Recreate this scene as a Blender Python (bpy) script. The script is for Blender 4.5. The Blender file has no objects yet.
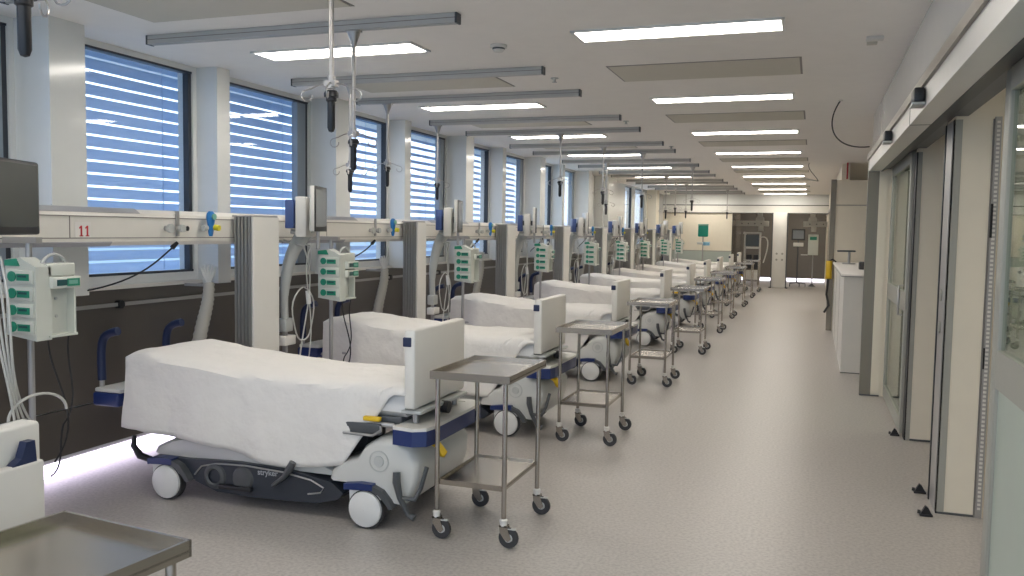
import bpy, bmesh, math, random
from mathutils import Vector, Matrix, noise
random.seed(7)
S = bpy.context.scene
COL = S.collection
PI = math.pi

# ------------------------------------------------------------------ camera, world, exposure
YAW, PITCH, ROLL, FPX = 0.3374317, -0.06735939, 0.01545881, 853.14
cam = bpy.data.objects.new('camera', bpy.data.cameras.new('camera'))
COL.objects.link(cam)
F_ = Vector((-math.sin(YAW)*math.cos(PITCH), math.cos(YAW)*math.cos(PITCH), math.sin(PITCH)))
R0 = Vector((math.cos(YAW), math.sin(YAW), 0)); U0 = R0.cross(F_)
R_ = math.cos(ROLL)*R0 + math.sin(ROLL)*U0
U_ = -math.sin(ROLL)*R0 + math.cos(ROLL)*U0
M = Matrix((R_, U_, -F_)).transposed().to_4x4(); M.translation = (0, 0, 1.6)
cam.matrix_world = M
cam.data.sensor_width = 36; cam.data.lens = FPX/1024*36
cam.data.clip_start = 0.05; cam.data.clip_end = 200
S.camera = cam
S.view_settings.view_transform = 'Standard'
S.view_settings.look = 'None'
S.view_settings.gamma = 1
S.view_settings.use_curve_mapping = False
S.view_settings.exposure = 0.18

W = bpy.data.worlds.new('daylight'); S.world = W; W.use_nodes = True
nt = W.node_tree; nt.nodes.clear()
wo = nt.nodes.new('ShaderNodeOutputWorld'); bg = nt.nodes.new('ShaderNodeBackground')
tc = nt.nodes.new('ShaderNodeTexCoord'); sp = nt.nodes.new('ShaderNodeSeparateXYZ')
rp = nt.nodes.new('ShaderNodeValToRGB')
nt.links.new(tc.outputs['Generated'], sp.inputs[0]); nt.links.new(sp.outputs['Z'], rp.inputs[0])
rp.color_ramp.elements[0].position = 0.0; rp.color_ramp.elements[0].color = (.20, .30, .42, 1)
e = rp.color_ramp.elements.new(0.012); e.color = (.66, .77, .93, 1)
rp.color_ramp.elements[-1].position = 0.35; rp.color_ramp.elements[-1].color = (.70, .80, .95, 1)
nt.links.new(rp.outputs[0], bg.inputs[0]); bg.inputs[1].default_value = 2.5
nt.links.new(bg.outputs[0], wo.inputs[0])

LIGHT_PANEL = 16.5      # ceiling panel radiance
LED_STRIP = 4.5

# ------------------------------------------------------------------ materials
MAT = {}
def mat(name, col, rough=.5, metal=0, bump=0, bscale=40, spec=None, emit=None, estr=0, vary=0, vscale=8, coat=0):
    m = bpy.data.materials.new(name); m.use_nodes = True
    n = m.node_tree; b = n.nodes['Principled BSDF']
    b.inputs['Base Color'].default_value = (*col, 1)
    b.inputs['Roughness'].default_value = rough; b.inputs['Metallic'].default_value = metal
    if spec is not None: b.inputs['Specular IOR Level'].default_value = spec
    if coat: b.inputs['Coat Weight'].default_value = coat; b.inputs['Coat Roughness'].default_value = .08
    if emit: b.inputs['Emission Color'].default_value = (*emit, 1); b.inputs['Emission Strength'].default_value = estr
    t = n.nodes.new('ShaderNodeTexCoord'); nz = n.nodes.new('ShaderNodeTexNoise')
    n.links.new(t.outputs['Object'], nz.inputs['Vector']); nz.inputs['Scale'].default_value = vscale
    v = vary if vary else .03
    mx = n.nodes.new('ShaderNodeMixRGB'); mx.inputs[1].default_value = (*[c*(1-v) for c in col], 1)
    mx.inputs[2].default_value = (*[min(1, c*(1+v)) for c in col], 1)
    n.links.new(nz.outputs['Fac'], mx.inputs[0]); n.links.new(mx.outputs[0], b.inputs['Base Color'])
    if bump:
        n2 = n.nodes.new('ShaderNodeTexNoise'); n2.inputs['Scale'].default_value = bscale
        n2.inputs['Detail'].default_value = 4
        n.links.new(t.outputs['Object'], n2.inputs['Vector'])
        bp = n.nodes.new('ShaderNodeBump'); bp.inputs['Strength'].default_value = bump; bp.inputs['Distance'].default_value = .02
        n.links.new(n2.outputs['Fac'], bp.inputs['Height']); n.links.new(bp.outputs[0], b.inputs['Normal'])
    MAT[name] = m
    return m
mat('ceiling_paint', (.88, .84, .79), .7)
mat('ceiling_panel', (.62, .585, .50), .8)
mat('wall_gloss', (.73, .735, .71), .16, coat=.4)
mat('wall_cream', (.80, .73, .595), .4)
mat('cladding', (.105, .092, .078), .30, vary=.12, vscale=3)
mat('far_cladding', (.17, .15, .125), .25)
mat('rail_white', (.72, .69, .63), .30)
mat('rail_groove', (.22, .20, .18), .5)
mat('strip_grey', (.36, .36, .37), .3)
mat('column_white', (.72, .70, .65), .35)
mat('column_ridge', (.34, .335, .32), .32, metal=.55)
mat('alu', (.42, .41, .40), .38, metal=.6)
mat('alu_grey', (.35, .345, .30), .45)
mat('ceiling_rail', (.50, .49, .465), .45, metal=.15)
mat('steel', (.40, .365, .32), .26, metal=1.0)
mat('steel_brushed', (.23, .205, .165), .38, metal=.35)
mat('rod', (.46, .44, .42), .3, metal=.8)
mat('black', (.012, .012, .014), .4)
mat('rubber', (.035, .035, .037), .55)
mat('dark_grey', (.07, .075, .08), .4)
mat('base_dark', (.028, .034, .045), .33)
mat('base_white', (.56, .56, .53), .32)
mat('bed_white', (.68, .66, .61), .35)
mat('navy', (.012, .028, .12), .38)
mat('handle_blue', (.010, .020, .065), .45)
mat('yellow', (.75, .48, .02), .45)
mat('wheel_white', (.66, .66, .64), .35)
mat('sheet', (.73, .705, .665), .85, bump=.7, bscale=9)
mat('mattress', (.62, .62, .61), .6)
mat('pump_body', (.60, .62, .56), .4)
mat('pump_green', (.02, .25, .15), .4)
mat('pump_pale', (.18, .42, .33), .4)
mat('pump_dark', (.02, .08, .08), .3)
mat('screen', (.055, .065, .062), .22)
mat('screen_grey', (.27, .28, .27), .2)
mat('case_grey', (.46, .47, .45), .45)
mat('case_white', (.66, .64, .59), .4)
mat('blue_box', (.05, .09, .25), .4)
mat('flow_blue', (.02, .19, .50), .4)
mat('flow_yellow', (.70, .62, .03), .4)
mat('red_ink', (.55, .04, .05), .5)
mat('paper', (.75, .72, .68), .6)
mat('tube_clear', (.50, .50, .47), .3)
mat('hose', (.44, .42, .37), .45)
mat('cable', (.02, .02, .022), .5)
mat('frame_dark', (.035, .04, .05), .4)
mat('frame_alu', (.30, .34, .38), .35, metal=.4)
mat('slat', (.60, .70, .84), .45)
_n = MAT['slat'].node_tree; _b = _n.nodes['Principled BSDF']; _t = _n.nodes.new('ShaderNodeBsdfTranslucent'); _t.inputs[0].default_value = (.60, .71, .86, 1)
_m = _n.nodes.new('ShaderNodeMixShader'); _m.inputs[0].default_value = .5
_n.links.new(_b.outputs[0], _m.inputs[1]); _n.links.new(_t.outputs[0], _m.inputs[2]); _n.links.new(_m.outputs[0], _n.nodes['Material Output'].inputs[0])
mat('frosted', (.40, .46, .40), .35)
mat('green_cloth', (.01, .30, .22), .6)
mat('green_wall', (.42, .47, .42), .4)
mat('light_blue', (.25, .55, .75), .5)
mat('text_grey', (.38, .40, .42), .4)
mat('grip', (.010, .010, .012), .35)
mat('concrete', (.35, .38, .42), .8)
mat('lamp', (.9, .9, .88), .5, emit=(1, .94, .85), estr=LIGHT_PANEL)
mat('lamp_lip', (.75, .74, .71), .35)
mat('led', (.9, .9, .9), .5, emit=(.86, .76, 1.0), estr=LED_STRIP)
mat('led_far', (.9, .9, .9), .5, emit=(.93, .88, 1.0), estr=2.2)

def floor_mat():
    m = bpy.data.materials.new('vinyl_floor'); m.use_nodes = True; n = m.node_tree; b = n.nodes['Principled BSDF']
    t = n.nodes.new('ShaderNodeTexCoord')
    a = n.nodes.new('ShaderNodeTexNoise'); a.inputs['Scale'].default_value = 55; a.inputs['Detail'].default_value = 3
    r = n.nodes.new('ShaderNodeValToRGB')
    r.color_ramp.elements[0].position = .32; r.color_ramp.elements[0].color = (.345, .32, .30, 1)
    r.color_ramp.elements[1].position = .62; r.color_ramp.elements[1].color = (.455, .425, .395, 1)
    c = n.nodes.new('ShaderNodeTexVoronoi'); c.inputs['Scale'].default_value = 70
    r2 = n.nodes.new('ShaderNodeValToRGB'); r2.color_ramp.elements[0].position = .10; r2.color_ramp.elements[0].color = (.72, .70, .68, 1)
    r2.color_ramp.elements[1].position = .25; r2.color_ramp.elements[1].color = (1, 1, 1, 1)
    mm = n.nodes.new('ShaderNodeMixRGB'); mm.blend_type = 'MULTIPLY'; mm.inputs[0].default_value = .6
    for q in (a, c): n.links.new(t.outputs['Object'], q.inputs['Vector'])
    n.links.new(a.outputs['Fac'], r.inputs[0]); n.links.new(c.outputs['Distance'], r2.inputs[0])
    n.links.new(r.outputs[0], mm.inputs[1]); n.links.new(r2.outputs[0], mm.inputs[2])
    n.links.new(mm.outputs[0], b.inputs['Base Color']); b.inputs['Roughness'].default_value = .34
    MAT['floor'] = m
floor_mat()
def glass_mat(name, tint, refl):
    m = bpy.data.materials.new(name); m.use_nodes = True; n = m.node_tree; n.nodes.clear()
    o = n.nodes.new('ShaderNodeOutputMaterial'); mx = n.nodes.new('ShaderNodeMixShader')
    tr = n.nodes.new('ShaderNodeBsdfTransparent'); gl = n.nodes.new('ShaderNodeBsdfGlossy'); lw = n.nodes.new('ShaderNodeLayerWeight')
    lw.inputs['Blend'].default_value = .5; pw = n.nodes.new('ShaderNodeMath'); pw.operation = 'POWER'; pw.inputs[1].default_value = 4.0
    n.links.new(lw.outputs['Facing'], pw.inputs[0])
    fr = n.nodes.new('ShaderNodeMath'); fr.operation = 'MULTIPLY_ADD'; fr.inputs[1].default_value = 1-refl; fr.inputs[2].default_value = refl
    n.links.new(pw.outputs[0], fr.inputs[0]); tr.inputs[0].default_value = (*tint, 1); gl.inputs['Roughness'].default_value = .02
    n.links.new(fr.outputs[0], mx.inputs[0]); n.links.new(tr.outputs[0], mx.inputs[1]); n.links.new(gl.outputs[0], mx.inputs[2])
    n.links.new(mx.outputs[0], o.inputs[0]); MAT[name] = m
glass_mat('glass', (.95, .975, 1.0), .03)
glass_mat('door_glass', (.72, .82, .75), .07)

# ------------------------------------------------------------------ mesh helpers
class MB:
    def __init__(s): s.v = []; s.f = []; s.m = []; s.sm = []; s.mats = []
    def mi(s, name):
        if name not in s.mats: s.mats.append(name)
        return s.mats.index(name)
    def add(s, vs, fs, m, smooth=False):
        k = len(s.v); s.v += [tuple(v) for v in vs]; i = s.mi(m)
        for f in fs: s.f.append([k+q for q in f]); s.m.append(i); s.sm.append(smooth)
        return s
    def box(s, x0, x1, y0, y1, z0, z1, m, bev=0, T=None, seg=2):
        if bev:
            b = bmesh.new(); bmesh.ops.create_cube(b, size=1)
            for v in b.verts: v.co = Vector(((x0+x1)/2+v.co.x*(x1-x0), (y0+y1)/2+v.co.y*(y1-y0), (z0+z1)/2+v.co.z*(z1-z0)))
            bmesh.ops.bevel(b, geom=b.edges[:], offset=bev, segments=seg, affect='EDGES', profile=.5)
            b.verts.index_update()
            vs = [v.co.copy() for v in b.verts]; fs = [[v.index for v in f.verts] for f in b.faces]; b.free(); smo = True
        else:
            vs = [Vector((x, y, z)) for x in (x0, x1) for y in (y0, y1) for z in (z0, z1)]
            fs = [[0, 1, 3, 2], [4, 6, 7, 5], [0, 4, 5, 1], [2, 3, 7, 6], [0, 2, 6, 4], [1, 5, 7, 3]]; smo = False
        if T: vs = [T @ v for v in vs]
        return s.add(vs, fs, m, smo)
    def tube(s, pts, r, m, n=8, cap=True, radii=None):
        pts = [Vector(p) for p in pts]; vs = []; fs = []
        up = Vector((0, 0, 1)); prev = None
        for i, p in enumerate(pts):
            d = (pts[min(i+1, len(pts)-1)] - pts[max(i-1, 0)]).normalized()
            if prev is None:
                a = d.cross(up)
                if a.length < 1e-3: a = Vector((1, 0, 0))
                a.normalize()
            else:
                a = (prev - d*prev.dot(d)).normalized()
            prev = a; b = d.cross(a); rr = radii[i] if radii else r
            for k in range(n):
                t = 2*PI*k/n; vs.append(p + a*math.cos(t)*rr + b*math.sin(t)*rr)
        for i in range(len(pts)-1):
            for k in range(n): fs.append([i*n+k, i*n+(k+1) % n, (i+1)*n+(k+1) % n, (i+1)*n+k])
        if cap: fs.append(list(range(n-1, -1, -1))); fs.append([(len(pts)-1)*n+k for k in range(n)])
        return s.add(vs, fs, m, n > 4)
    def cyl(s, p, q, r, m, n=16, r2=None): return s.tube([p, q], r, m, n, True, [r, r2 if r2 is not None else r])
    def lathe(s, c, ax, prof, m, n=20):      # prof: (distance along axis, radius)
        c = Vector(c); ax = Vector(ax).normalized(); a = ax.cross(Vector((0, 0, 1)))
        if a.length < 1e-3: a = Vector((1, 0, 0))
        a.normalize(); b = ax.cross(a); vs = []; fs = []
        for h, r in prof:
            for k in range(n):
                t = 2*PI*k/n; vs.append(c + ax*h + (a*math.cos(t)+b*math.sin(t))*max(r, 1e-4))
        for i in range(len(prof)-1):
            for k in range(n): fs.append([i*n+k, i*n+(k+1) % n, (i+1)*n+(k+1) % n, (i+1)*n+k])
        return s.add(vs, fs, m, True)
    def prism(s, poly, axis, a0, a1, m, T=None, smooth=False):   # poly in the two other axes, in order
        def P(u, v, w):
            return Vector({'x': (w, u, v), 'y': (u, w, v), 'z': (u, v, w)}[axis])
        n = len(poly); vs = [P(u, v, a0) for u, v in poly] + [P(u, v, a1) for u, v in poly]
        fs = [[k, (k+1) % n, n+(k+1) % n, n+k] for k in range(n)] + [list(range(n-1, -1, -1)), list(range(n, 2*n))]
        if T: vs = [T @ v for v in vs]
        return s.add(vs, fs, m, smooth)
    def loft(s, secs, m, smooth=True, cap=True):
        n = len(secs[0]); vs = [v for c in secs for v in c]; fs = []
        for i in range(len(secs)-1):
            for k in range(n): fs.append([i*n+k, i*n+(k+1) % n, (i+1)*n+(k+1) % n, (i+1)*n+k])
        if cap: fs.append(list(range(n-1, -1, -1))); fs.append([(len(secs)-1)*n+k for k in range(n)])
        return s.add(vs, fs, m, smooth)
    def build(s, name, parent=None, loc=None, recalc=True):
        me = bpy.data.meshes.new(name); me.from_pydata(s.v, [], s.f)
        for q in s.mats: me.materials.append(MAT[q])
        me.polygons.foreach_set('material_index', s.m); me.polygons.foreach_set('use_smooth', s.sm)
        if recalc:
            b = bmesh.new(); b.from_mesh(me); bmesh.ops.recalc_face_normals(b, faces=b.faces[:]); b.to_mesh(me); b.free()
        if any(s.sm):
            try: me.set_sharp_from_angle(angle=math.radians(45))
            except Exception: pass
        o = bpy.data.objects.new(name, me); COL.objects.link(o)
        if parent: o.parent = parent
        if loc: o.location = loc
        return o

def tag(o, label=None, cat=None, group=None, kind=None):
    if label: o['label'] = label
    if cat: o['category'] = cat
    if group: o['group'] = group
    if kind: o['kind'] = kind
    return o
def thing(name, label, cat, loc=(0, 0, 0), rz=0, group=None):
    o = bpy.data.objects.new(name, None); COL.objects.link(o); o.location = loc; o.rotation_euler = (0, 0, rz)
    o.empty_display_size = .1
    return tag(o, label, cat, group)
def struct(name, mb, parent=None):
    o = mb.build(name, parent)
    if not parent: o['kind'] = 'structure'
    return o
KIDS = {}
def kids(o): return [c for c in bpy.data.objects if c.parent == o]
def tree(o): return (o, [tree(c) for c in kids(o)])
def copy_tree(t, parent=None):
    o, ch = t; c = o.copy(); COL.objects.link(c)
    if parent: c.parent = parent
    for q in ch: copy_tree(q, c)
    return c
ORD = ['nearest', 'second', 'third', 'fourth', 'fifth', 'sixth', 'seventh', 'eighth', 'ninth', 'tenth', 'eleventh', 'twelfth',
       'thirteenth', 'fourteenth', 'fifteenth', 'sixteenth', 'seventeenth', 'eighteenth', 'nineteenth', 'twentieth']
def bez(p0, p1, p2, p3, n=12):
    p0, p1, p2, p3 = map(Vector, (p0, p1, p2, p3))
    return [p0*(1-t)**3 + p1*3*t*(1-t)**2 + p2*3*t*t*(1-t) + p3*t**3 for t in [i/n for i in range(n+1)]]

CEIL = 2.8
GX = -4.5           # glass plane
YB, YE, YF = -1.5, 27.0, 31.0

# ------------------------------------------------------------------ room shell
struct('floor', MB().box(-5.2, 4.5, YB, YF+.3, -.1, 0, 'floor'))
struct('ceiling', MB().box(-5.2, 4.5, YB, YF+.3, CEIL, CEIL+.12, 'ceiling_paint'))
NW = 9
WEND = [5.38 + 1.58*k for k in range(-3, NW-1)]    # far edge of every blind window opening
WOPEN = [(e-1.28, e) for e in WEND] + [(21.25, 22.1), (22.5, 23.9)]
wl = MB()
ZB, ZT = 1.25, 2.76
wl.box(GX-.12, GX+.02, YB, YF, 0, ZB, 'wall_gloss'); wl.box(GX-.12, GX+.02, YB, YF, ZT, CEIL, 'wall_gloss')
prev = YB
for a, b in WOPEN + [(YF, YF)]:
    if a > prev: wl.box(GX-.12, GX+.02, prev, a, ZB, ZT, 'wall_gloss')
    prev = b
# piers between the windows, deep and shallow in turn
for k in range(-3, 9):
    y0 = 5.42 + 1.58*k
    if y0 < YB: continue
    deep = (k % 2 == 1)
    wl.box(GX+.02, -4.21 if deep else -4.29, y0, y0+(.26 if deep else .15), 1.16, CEIL, 'wall_gloss')
wl.box(GX+.02, -4.21, 18.2, 19.0, 1.16, CEIL, 'wall_gloss'); wl.box(GX+.02, -4.21, 24.2, 24.7, 1.16, CEIL, 'wall_cream')
struct('wall_left', wl)
pc = MB()
pc.box(GX+.02, -4.46, YB, YE, .42, 1.16, 'cladding').box(GX+.02, -4.455, YB, YE, .12, .412, 'cladding')
pc.box(GX+.02, -4.44, YB, YE, 1.16, 1.185, 'rail_white')
struct('trim_1', pc)
tag(MB().box(GX+.021, -4.475, YB, YE, .0, .085, 'led').build('skirting_light'),
    'continuous lilac white light strip glowing under the dark left wall cladding', 'light strip')

def make_window(i, y0, y1, tilt, blind=True):
    w = MB(); fz = .016
    w.box(GX-.045, GX+.012, y0, y0+.03, ZB, ZT, 'frame_alu').box(GX-.045, GX+.004, y1-.034, y1, ZB, ZT, 'frame_dark')
    w.box(GX-.045, GX+.012, y0, y1, ZB, ZB+fz, 'frame_dark').box(GX-.045, GX+.012, y0, y1, ZT-.014, ZT, 'frame_dark')
    if i % 2 == 0: w.box(GX-.05, GX+.01, y1-.17, y1-.038, ZB+fz, ZT-.02, 'frame_alu')
    o = struct('window_%d' % (i+1), w)
    MB().box(GX-.03, GX-.024, y0+.02, y1-.03, ZB+.02, ZT-.01, 'glass').build('window_pane', o)
    if blind:
        b = MB(); z = ZB-.05; xo = GX-.25; p = .0885; wd = .072
        while z < ZT+.1:
            c, s_ = math.cos(tilt), math.sin(tilt); prof = []
            for q in range(6):
                t = (q/5-.5)*wd; cv = .010*(1-(2*q/5-1)**2)
                prof.append((xo + t*c - cv*s_, z + t*s_ + cv*c))
            back = [(x+.0015*s_, zz-.0015*c) for x, zz in reversed(prof)]
            b.prism(prof+back, 'y', y0+.10, y1+.36, 'slat', smooth=True); z += p
        for yy in (y0+.35, y1-.02): b.box(xo-.002, xo+.002, yy-.003, yy+.003, ZB-.1, ZT+.1, 'slat')
        b.build('window_blind', o)
    return o
for i, (a, b) in enumerate(WOPEN):
    if b < -.5: continue
    make_window(i, a, b, math.radians(80 if i < 5 else 140), blind=i < NW)

# right side: fascia, door header, cross walls, rooms behind
fw = MB()
fw.box(.53, .80, YB, 9.30, 2.39, CEIL, 'wall_gloss')
fw.box(.50, .61, YB, 9.25, 2.238, 2.37, 'bed_white').box(.61, .63, YB, 9.2, 2.235, 2.39, 'black').box(.63, .70, YB, 9.2, 2.262, 2.39, 'black').box(.70, .80, YB, 9.2, 2.28, 2.39, 'dark_grey')
fw.box(.484, .53, YB, 9.26, 2.348, 2.40, 'steel_brushed').box(.498, .612, 5.415, 5.419, 2.236, 2.371, 'dark_grey')
struct('trim_2', fw)
pr = MB()
pr.box(.497, .60, 9.19, 9.26, 0, 2.37, 'steel_brushed').box(.60, 4.4, 9.2, 9.32, 0, CEIL, 'wall_cream').box(.60, .68, 9.19, 9.2, .02, 2.25, 'wall_cream')
pr.box(.497, .68, 9.186, 9.19, 0, .012, 'dark_grey')
struct('wall_partition_far', pr)
p2 = MB()
p2.box(.745, 4.4, 7.29, 7.42, 0, CEIL, 'wall_cream').box(.742, .775, 7.283, 7.29, 0, 2.25, 'alu_grey').box(.735, .745, 7.283, 7.42, 0, 2.25, 'black')
p2.box(.745, 1.2, 7.284, 7.29, 0, .014, 'dark_grey')
struct('wall_partition_middle', p2)
p1 = MB()
p1.box(.735, 4.4, 5.41, 5.70, 0, CEIL, 'wall_cream').box(.728, .772, 5.403, 5.41, .012, 2.26, 'alu_grey').box(.728, .735, 5.403, 5.416, 0, 2.26, 'black')
p1.box(.727, .735, 5.44, 5.665, 0, 2.26, 'alu').box(.722, .735, 5.675, 5.70, 0, 2.26, 'black').box(.728, .945, 5.402, 5.41, 0, .012, 'dark_grey')
p1.box(.924, .931, 5.400, 5.41, 0, 2.26, 'rail_groove')
for z in (1.26, 1.07): p1.cyl((.727, 5.555, z), (.719, 5.555, z), .035, 'alu_grey')
struct('wall_partition_near', p1)
struct('wall_partition_front', MB().box(.80, 4.4, 1.9, 2.02, 0, CEIL, 'wall_cream'))
struct('wall_right', MB().box(4.4, 4.5, YB, YF, 0, CEIL, 'green_wall'))
ch = MB().box(.932, .965, 5.392, 5.41, 0, 2.27, 'alu')
z = .05
while z < 2.25: ch.box(.941, .957, 5.3905, 5.393, z, z+.013, 'paper'); z += .024
ch.box(.930, .942, 5.386, 5.392, 1.60, 1.79, 'black').box(.930, .938, 5.386, 5.392, .86, .98, 'black')
tag(ch.build('slotted_channel'), 'slotted grey upright channel with pale perforations on the cream partition end', 'wall channel')

def sliding_door(name_i, y0, y1, label, lo):
    t = tag(bpy.data.objects.new('door_%d' % name_i, None), kind='structure'); COL.objects.link(t)
    X0, X1 = .712, .752
    f = MB(); zt = 2.27
    for a, b in ((y0, y0+.09), (y1-.10, y1)): f.box(X0, X1, a, b, .02, zt, 'alu_grey', .006)
    f.box(X0, X1, y0+.09, y1-.10, zt-.09, zt, 'alu_grey').box(X0, X1, y0+.09, y1-.10, .02, .14, 'alu_grey').box(X0, X1, y0+.09, y1-.10, 1.0, 1.15, 'alu_grey')
    f.build('door_frame', t)
    MB().box(.728, .736, y0+.085, y1-.095, 1.14, zt-.085, 'door_glass').build('glass_pane', t)
    tag(MB().box(.726, .738, y0+.085, y1-.095, .13, 1.01, lo).build('lower_pane', t), label)
    return t
d1 = sliding_door(1, 2.1, 3.95, 'frosted pale green lower pane', 'frosted')
d2 = sliding_door(2, 7.43, 9.17, 'clear lower glass pane', 'door_glass')
MB().tube([(.712, 7.62, 1.20), (.68, 7.62, 1.20), (.68, 7.62, .96), (.712, 7.62, .96)], .010, 'alu').build('door_handle', d2)

# far end
fe = MB()
fe.box(GX+.02, .42, YE, YE+.3, 2.49, CEIL, 'wall_gloss').box(GX+.02, .42, YE-.01, YE+.3, 2.25, 2.465, 'column_white').box(GX+.02, .42, YE+.03, YE+.3, 2.465, 2.49, 'black')
fe.box(GX+.02, .42, YE+.0, YE+.3, 2.235, 2.25, 'dark_grey')
struct('trim_3', fe)
we = MB()
we.box(GX+.02, -2.36, YE+.05, YE+.15, 1.07, 2.235, 'wall_cream').box(GX+.02, -2.36, YE+.05, YE+.15, 0, 1.05, 'green_wall').box(GX+.02, -2.36, YE+.04, YE+.16, 1.05, 1.075, 'alu_grey')
struct('wall_end', we)
struct('wall_back', MB().box(GX, 4.4, YF, YF+.1, .12, CEIL, 'far_cladding').box(GX, 4.4, YF+.04, YF+.2, 0, .12, 'dark_grey'))
tag(MB().box(GX+.1, .42, YF+.0, YF+.035, .0, .10, 'led_far').build('skirting_light'), 'bright white light strip along the floor of the dark far wall', 'light strip')
struct('wall_back_left', MB().box(-2.5, -2.36, YE+.15, YF, 0, CEIL, 'far_cladding'))
wr = MB()
wr.box(.42, .55, 15.4, YF, 0, CEIL, 'wall_cream')
for a in range(6): wr.box(.405, .42, 15.9+a*1.9, 16.1+a*1.9, 0, 2.25, 'steel_brushed')
wr.box(.395, .42, 15.5, YF-.2, 2.25, 2.3, 'alu')
struct('wall_right_far', wr)
pt = MB().box(.33, 4.4, 15.3, 15.4, 0, 2.52, 'wall_cream').box(.26, .345, 15.28, 15.45, 0, 2.53, 'steel_brushed').box(.345, 4.4, 15.292, 15.3, 2.10, 2.112, 'rail_groove')
struct('wall_counter_partition', pt)
cc = thing('glazing_post', 'white post with four round fittings between the two dark far bays', 'post', (-.93, 26.8, 0))
MB().box(-.2, .2, -.12, .12, .012, 2.25, 'column_white', .008).build('post_body', cc)
MB().box(-.225, -.2, -.14, .14, 0, 2.25, 'dark_grey').box(.2, .225, -.14, .14, 0, 2.25, 'dark_grey').box(-.27, -.2, -.16, .14, 0, .02, 'black').box(.2, .27, -.16, .14, 0, .02, 'black').build('edge_profile', cc)
for x in (-.07, .09):
    for z in (1.03, .85): MB().cyl((x, -.12, z), (x, -.135, z), .032, 'alu_grey').build('round_fitting', cc)

# ------------------------------------------------------------------ ceiling fixtures
def ceiling_light():
    t = thing('ceiling_light', 'x', 'ceiling light', group='recessed ceiling light panels')
    f = MB()
    a, b = .615, .148
    for x0, x1, y0, y1 in ((-a, a, -b, -b+.022), (-a, a, b-.022, b), (-a, -a+.022, -b, b), (a-.022, a, -b, b)):
        f.box(x0, x1, y0, y1, -.012, .0, 'lamp_lip')
    f.build('light_frame', t)
    MB().box(-a+.022, a-.022, -b+.022, b-.022, -.008, -.002, 'lamp').build('diffuser', t)
    return t
cl = ceiling_light(); T = tree(cl); first = True
for k in range(-2, 9):
    for side, x in (('right', -.805), ('left', -3.085)):
        y = 5.17 + 2.65*k
        if y > 26.5: continue
        o = cl if first else copy_tree(T); first = False
        o.location = (x, y, CEIL)
        where = 'over the aisle' if side == 'right' else 'over the beds'
        o['label'] = 'glowing recessed rectangular ceiling light %s, %s visible from the front' % (where, ORD[k] if k >= 0 else 'ahead of the first one') if k >= 0 else \
            'glowing recessed ceiling light %s, above and behind the viewpoint, row %s' % (where, ORD[k+2])
for x, y, w_ in ((2.3, 3.6, 'near glazed room'), (2.3, 8.3, 'far glazed room')):  # extra out-of-view lamps, added to brighten the cream partition ends
    o = copy_tree(T); o.location = (x, y, CEIL); o['label'] = 'added unseen fill light inside the %s on the right' % w_
o = copy_tree(T); o.location = (2.2, 17.2, CEIL); o['label'] = 'added unseen fill light behind the counter partition'  # hidden lamp added to light the dark space behind the partition
for x in (-1.6, -.3):  # added lamps, hidden by the far header, to lift the dark bays
    o = copy_tree(T); o.location = (x, 29.3, CEIL); o['label'] = 'added unseen fill light inside the %s dark far bay' % ('left' if x < -1 else 'right')
def ceiling_panels():
    n = {'a': 0, 'b': 0}; base = None
    for k in range(0, 9):
        for side, x in (('a', -.79), ('b', -3.06)):
            y = 3.81 + 2.65*k + .02
            if y > 26 or (side == 'a' and k == 0): continue
            if base is None:
                base = MB().box(-.66, .66, -.31, .31, -.006, 0, 'ceiling_panel').box(-.675, .675, -.325, .325, -.002, 0, 'rail_groove').build('ceiling_panel'); o = base
            else:
                o = base.copy(); COL.objects.link(o)
            o.location = (x, y, CEIL)
            tag(o, 'flush grey rectangular ceiling panel %s, %s from the front' % ('over the aisle' if side == 'a' else 'over the beds', ORD[k-1 if side == 'a' else k]), 'ceiling panel', 'flush ceiling panels')
ceiling_panels()
RA = [4.45+2.65*k for k in range(-1, 9)]; RB = [6.05+2.65*k for k in range(-1, 8)]
def ceiling_rail():
    t = thing('ceiling_rail', 'x', 'ceiling rail', group='grey ceiling rails for drip hangers')
    r = MB(); prof = [(-.028, -.055), (-.008, -.055), (-.008, -.045), (.008, -.045), (.008, -.055), (.028, -.055), (.028, -.002), (-.028, -.002)]
    r.prism([(y, z) for y, z in prof], 'x', -1.06, 1.06, 'ceiling_rail').box(-1.06, 1.06, -.0295, -.028, -.030, -.026, 'rail_groove')
    r.build('rail_profile', t)
    for s_ in (-1, 1): MB().box(s_*1.065-.006, s_*1.065+.006, -.031, .031, -.058, -.001, 'dark_grey').build('end_cap', t)
    return t
rl = ceiling_rail(); T = tree(rl); first = True
allr = sorted(RA+RB)
for i, y in enumerate(allr):
    o = rl if first else copy_tree(T); first = False
    o.location = (-2.97, y, CEIL)
    o['label'] = 'grey aluminium ceiling rail across the beds, %s from the front' % ORD[i-2] if i > 1 else 'ceiling rail above the upper edge of view carrying the %s drip hanger' % ('nearest' if i == 0 else 'second')
def drip_hanger():
    t = thing('drip_hanger', 'x', 'drip hanger', group='drip hangers on the ceiling rails')
    MB().box(-.045, .045, -.02, .02, -.012, 0, 'rod').cyl((0, 0, -.01), (0, 0, -.09), .040, 'rod', 16, .012).build('mount', t)
    return t
def hook_arm(an, kick):
    c, s_ = math.cos(an), math.sin(an); P = []
    for k in range(6): P.append((c*(.015+.020*k), s_*(.015+.020*k), -.004*k+.006*math.sin(k)))
    e0 = Vector(P[-1])
    for k in range(1, 10):
        a = k/9*1.55*PI; P.append((e0.x+c*.026*math.sin(a), e0.y+s_*.026*math.sin(a), e0.z-.026+.026*math.cos(a)))
    return P
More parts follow.
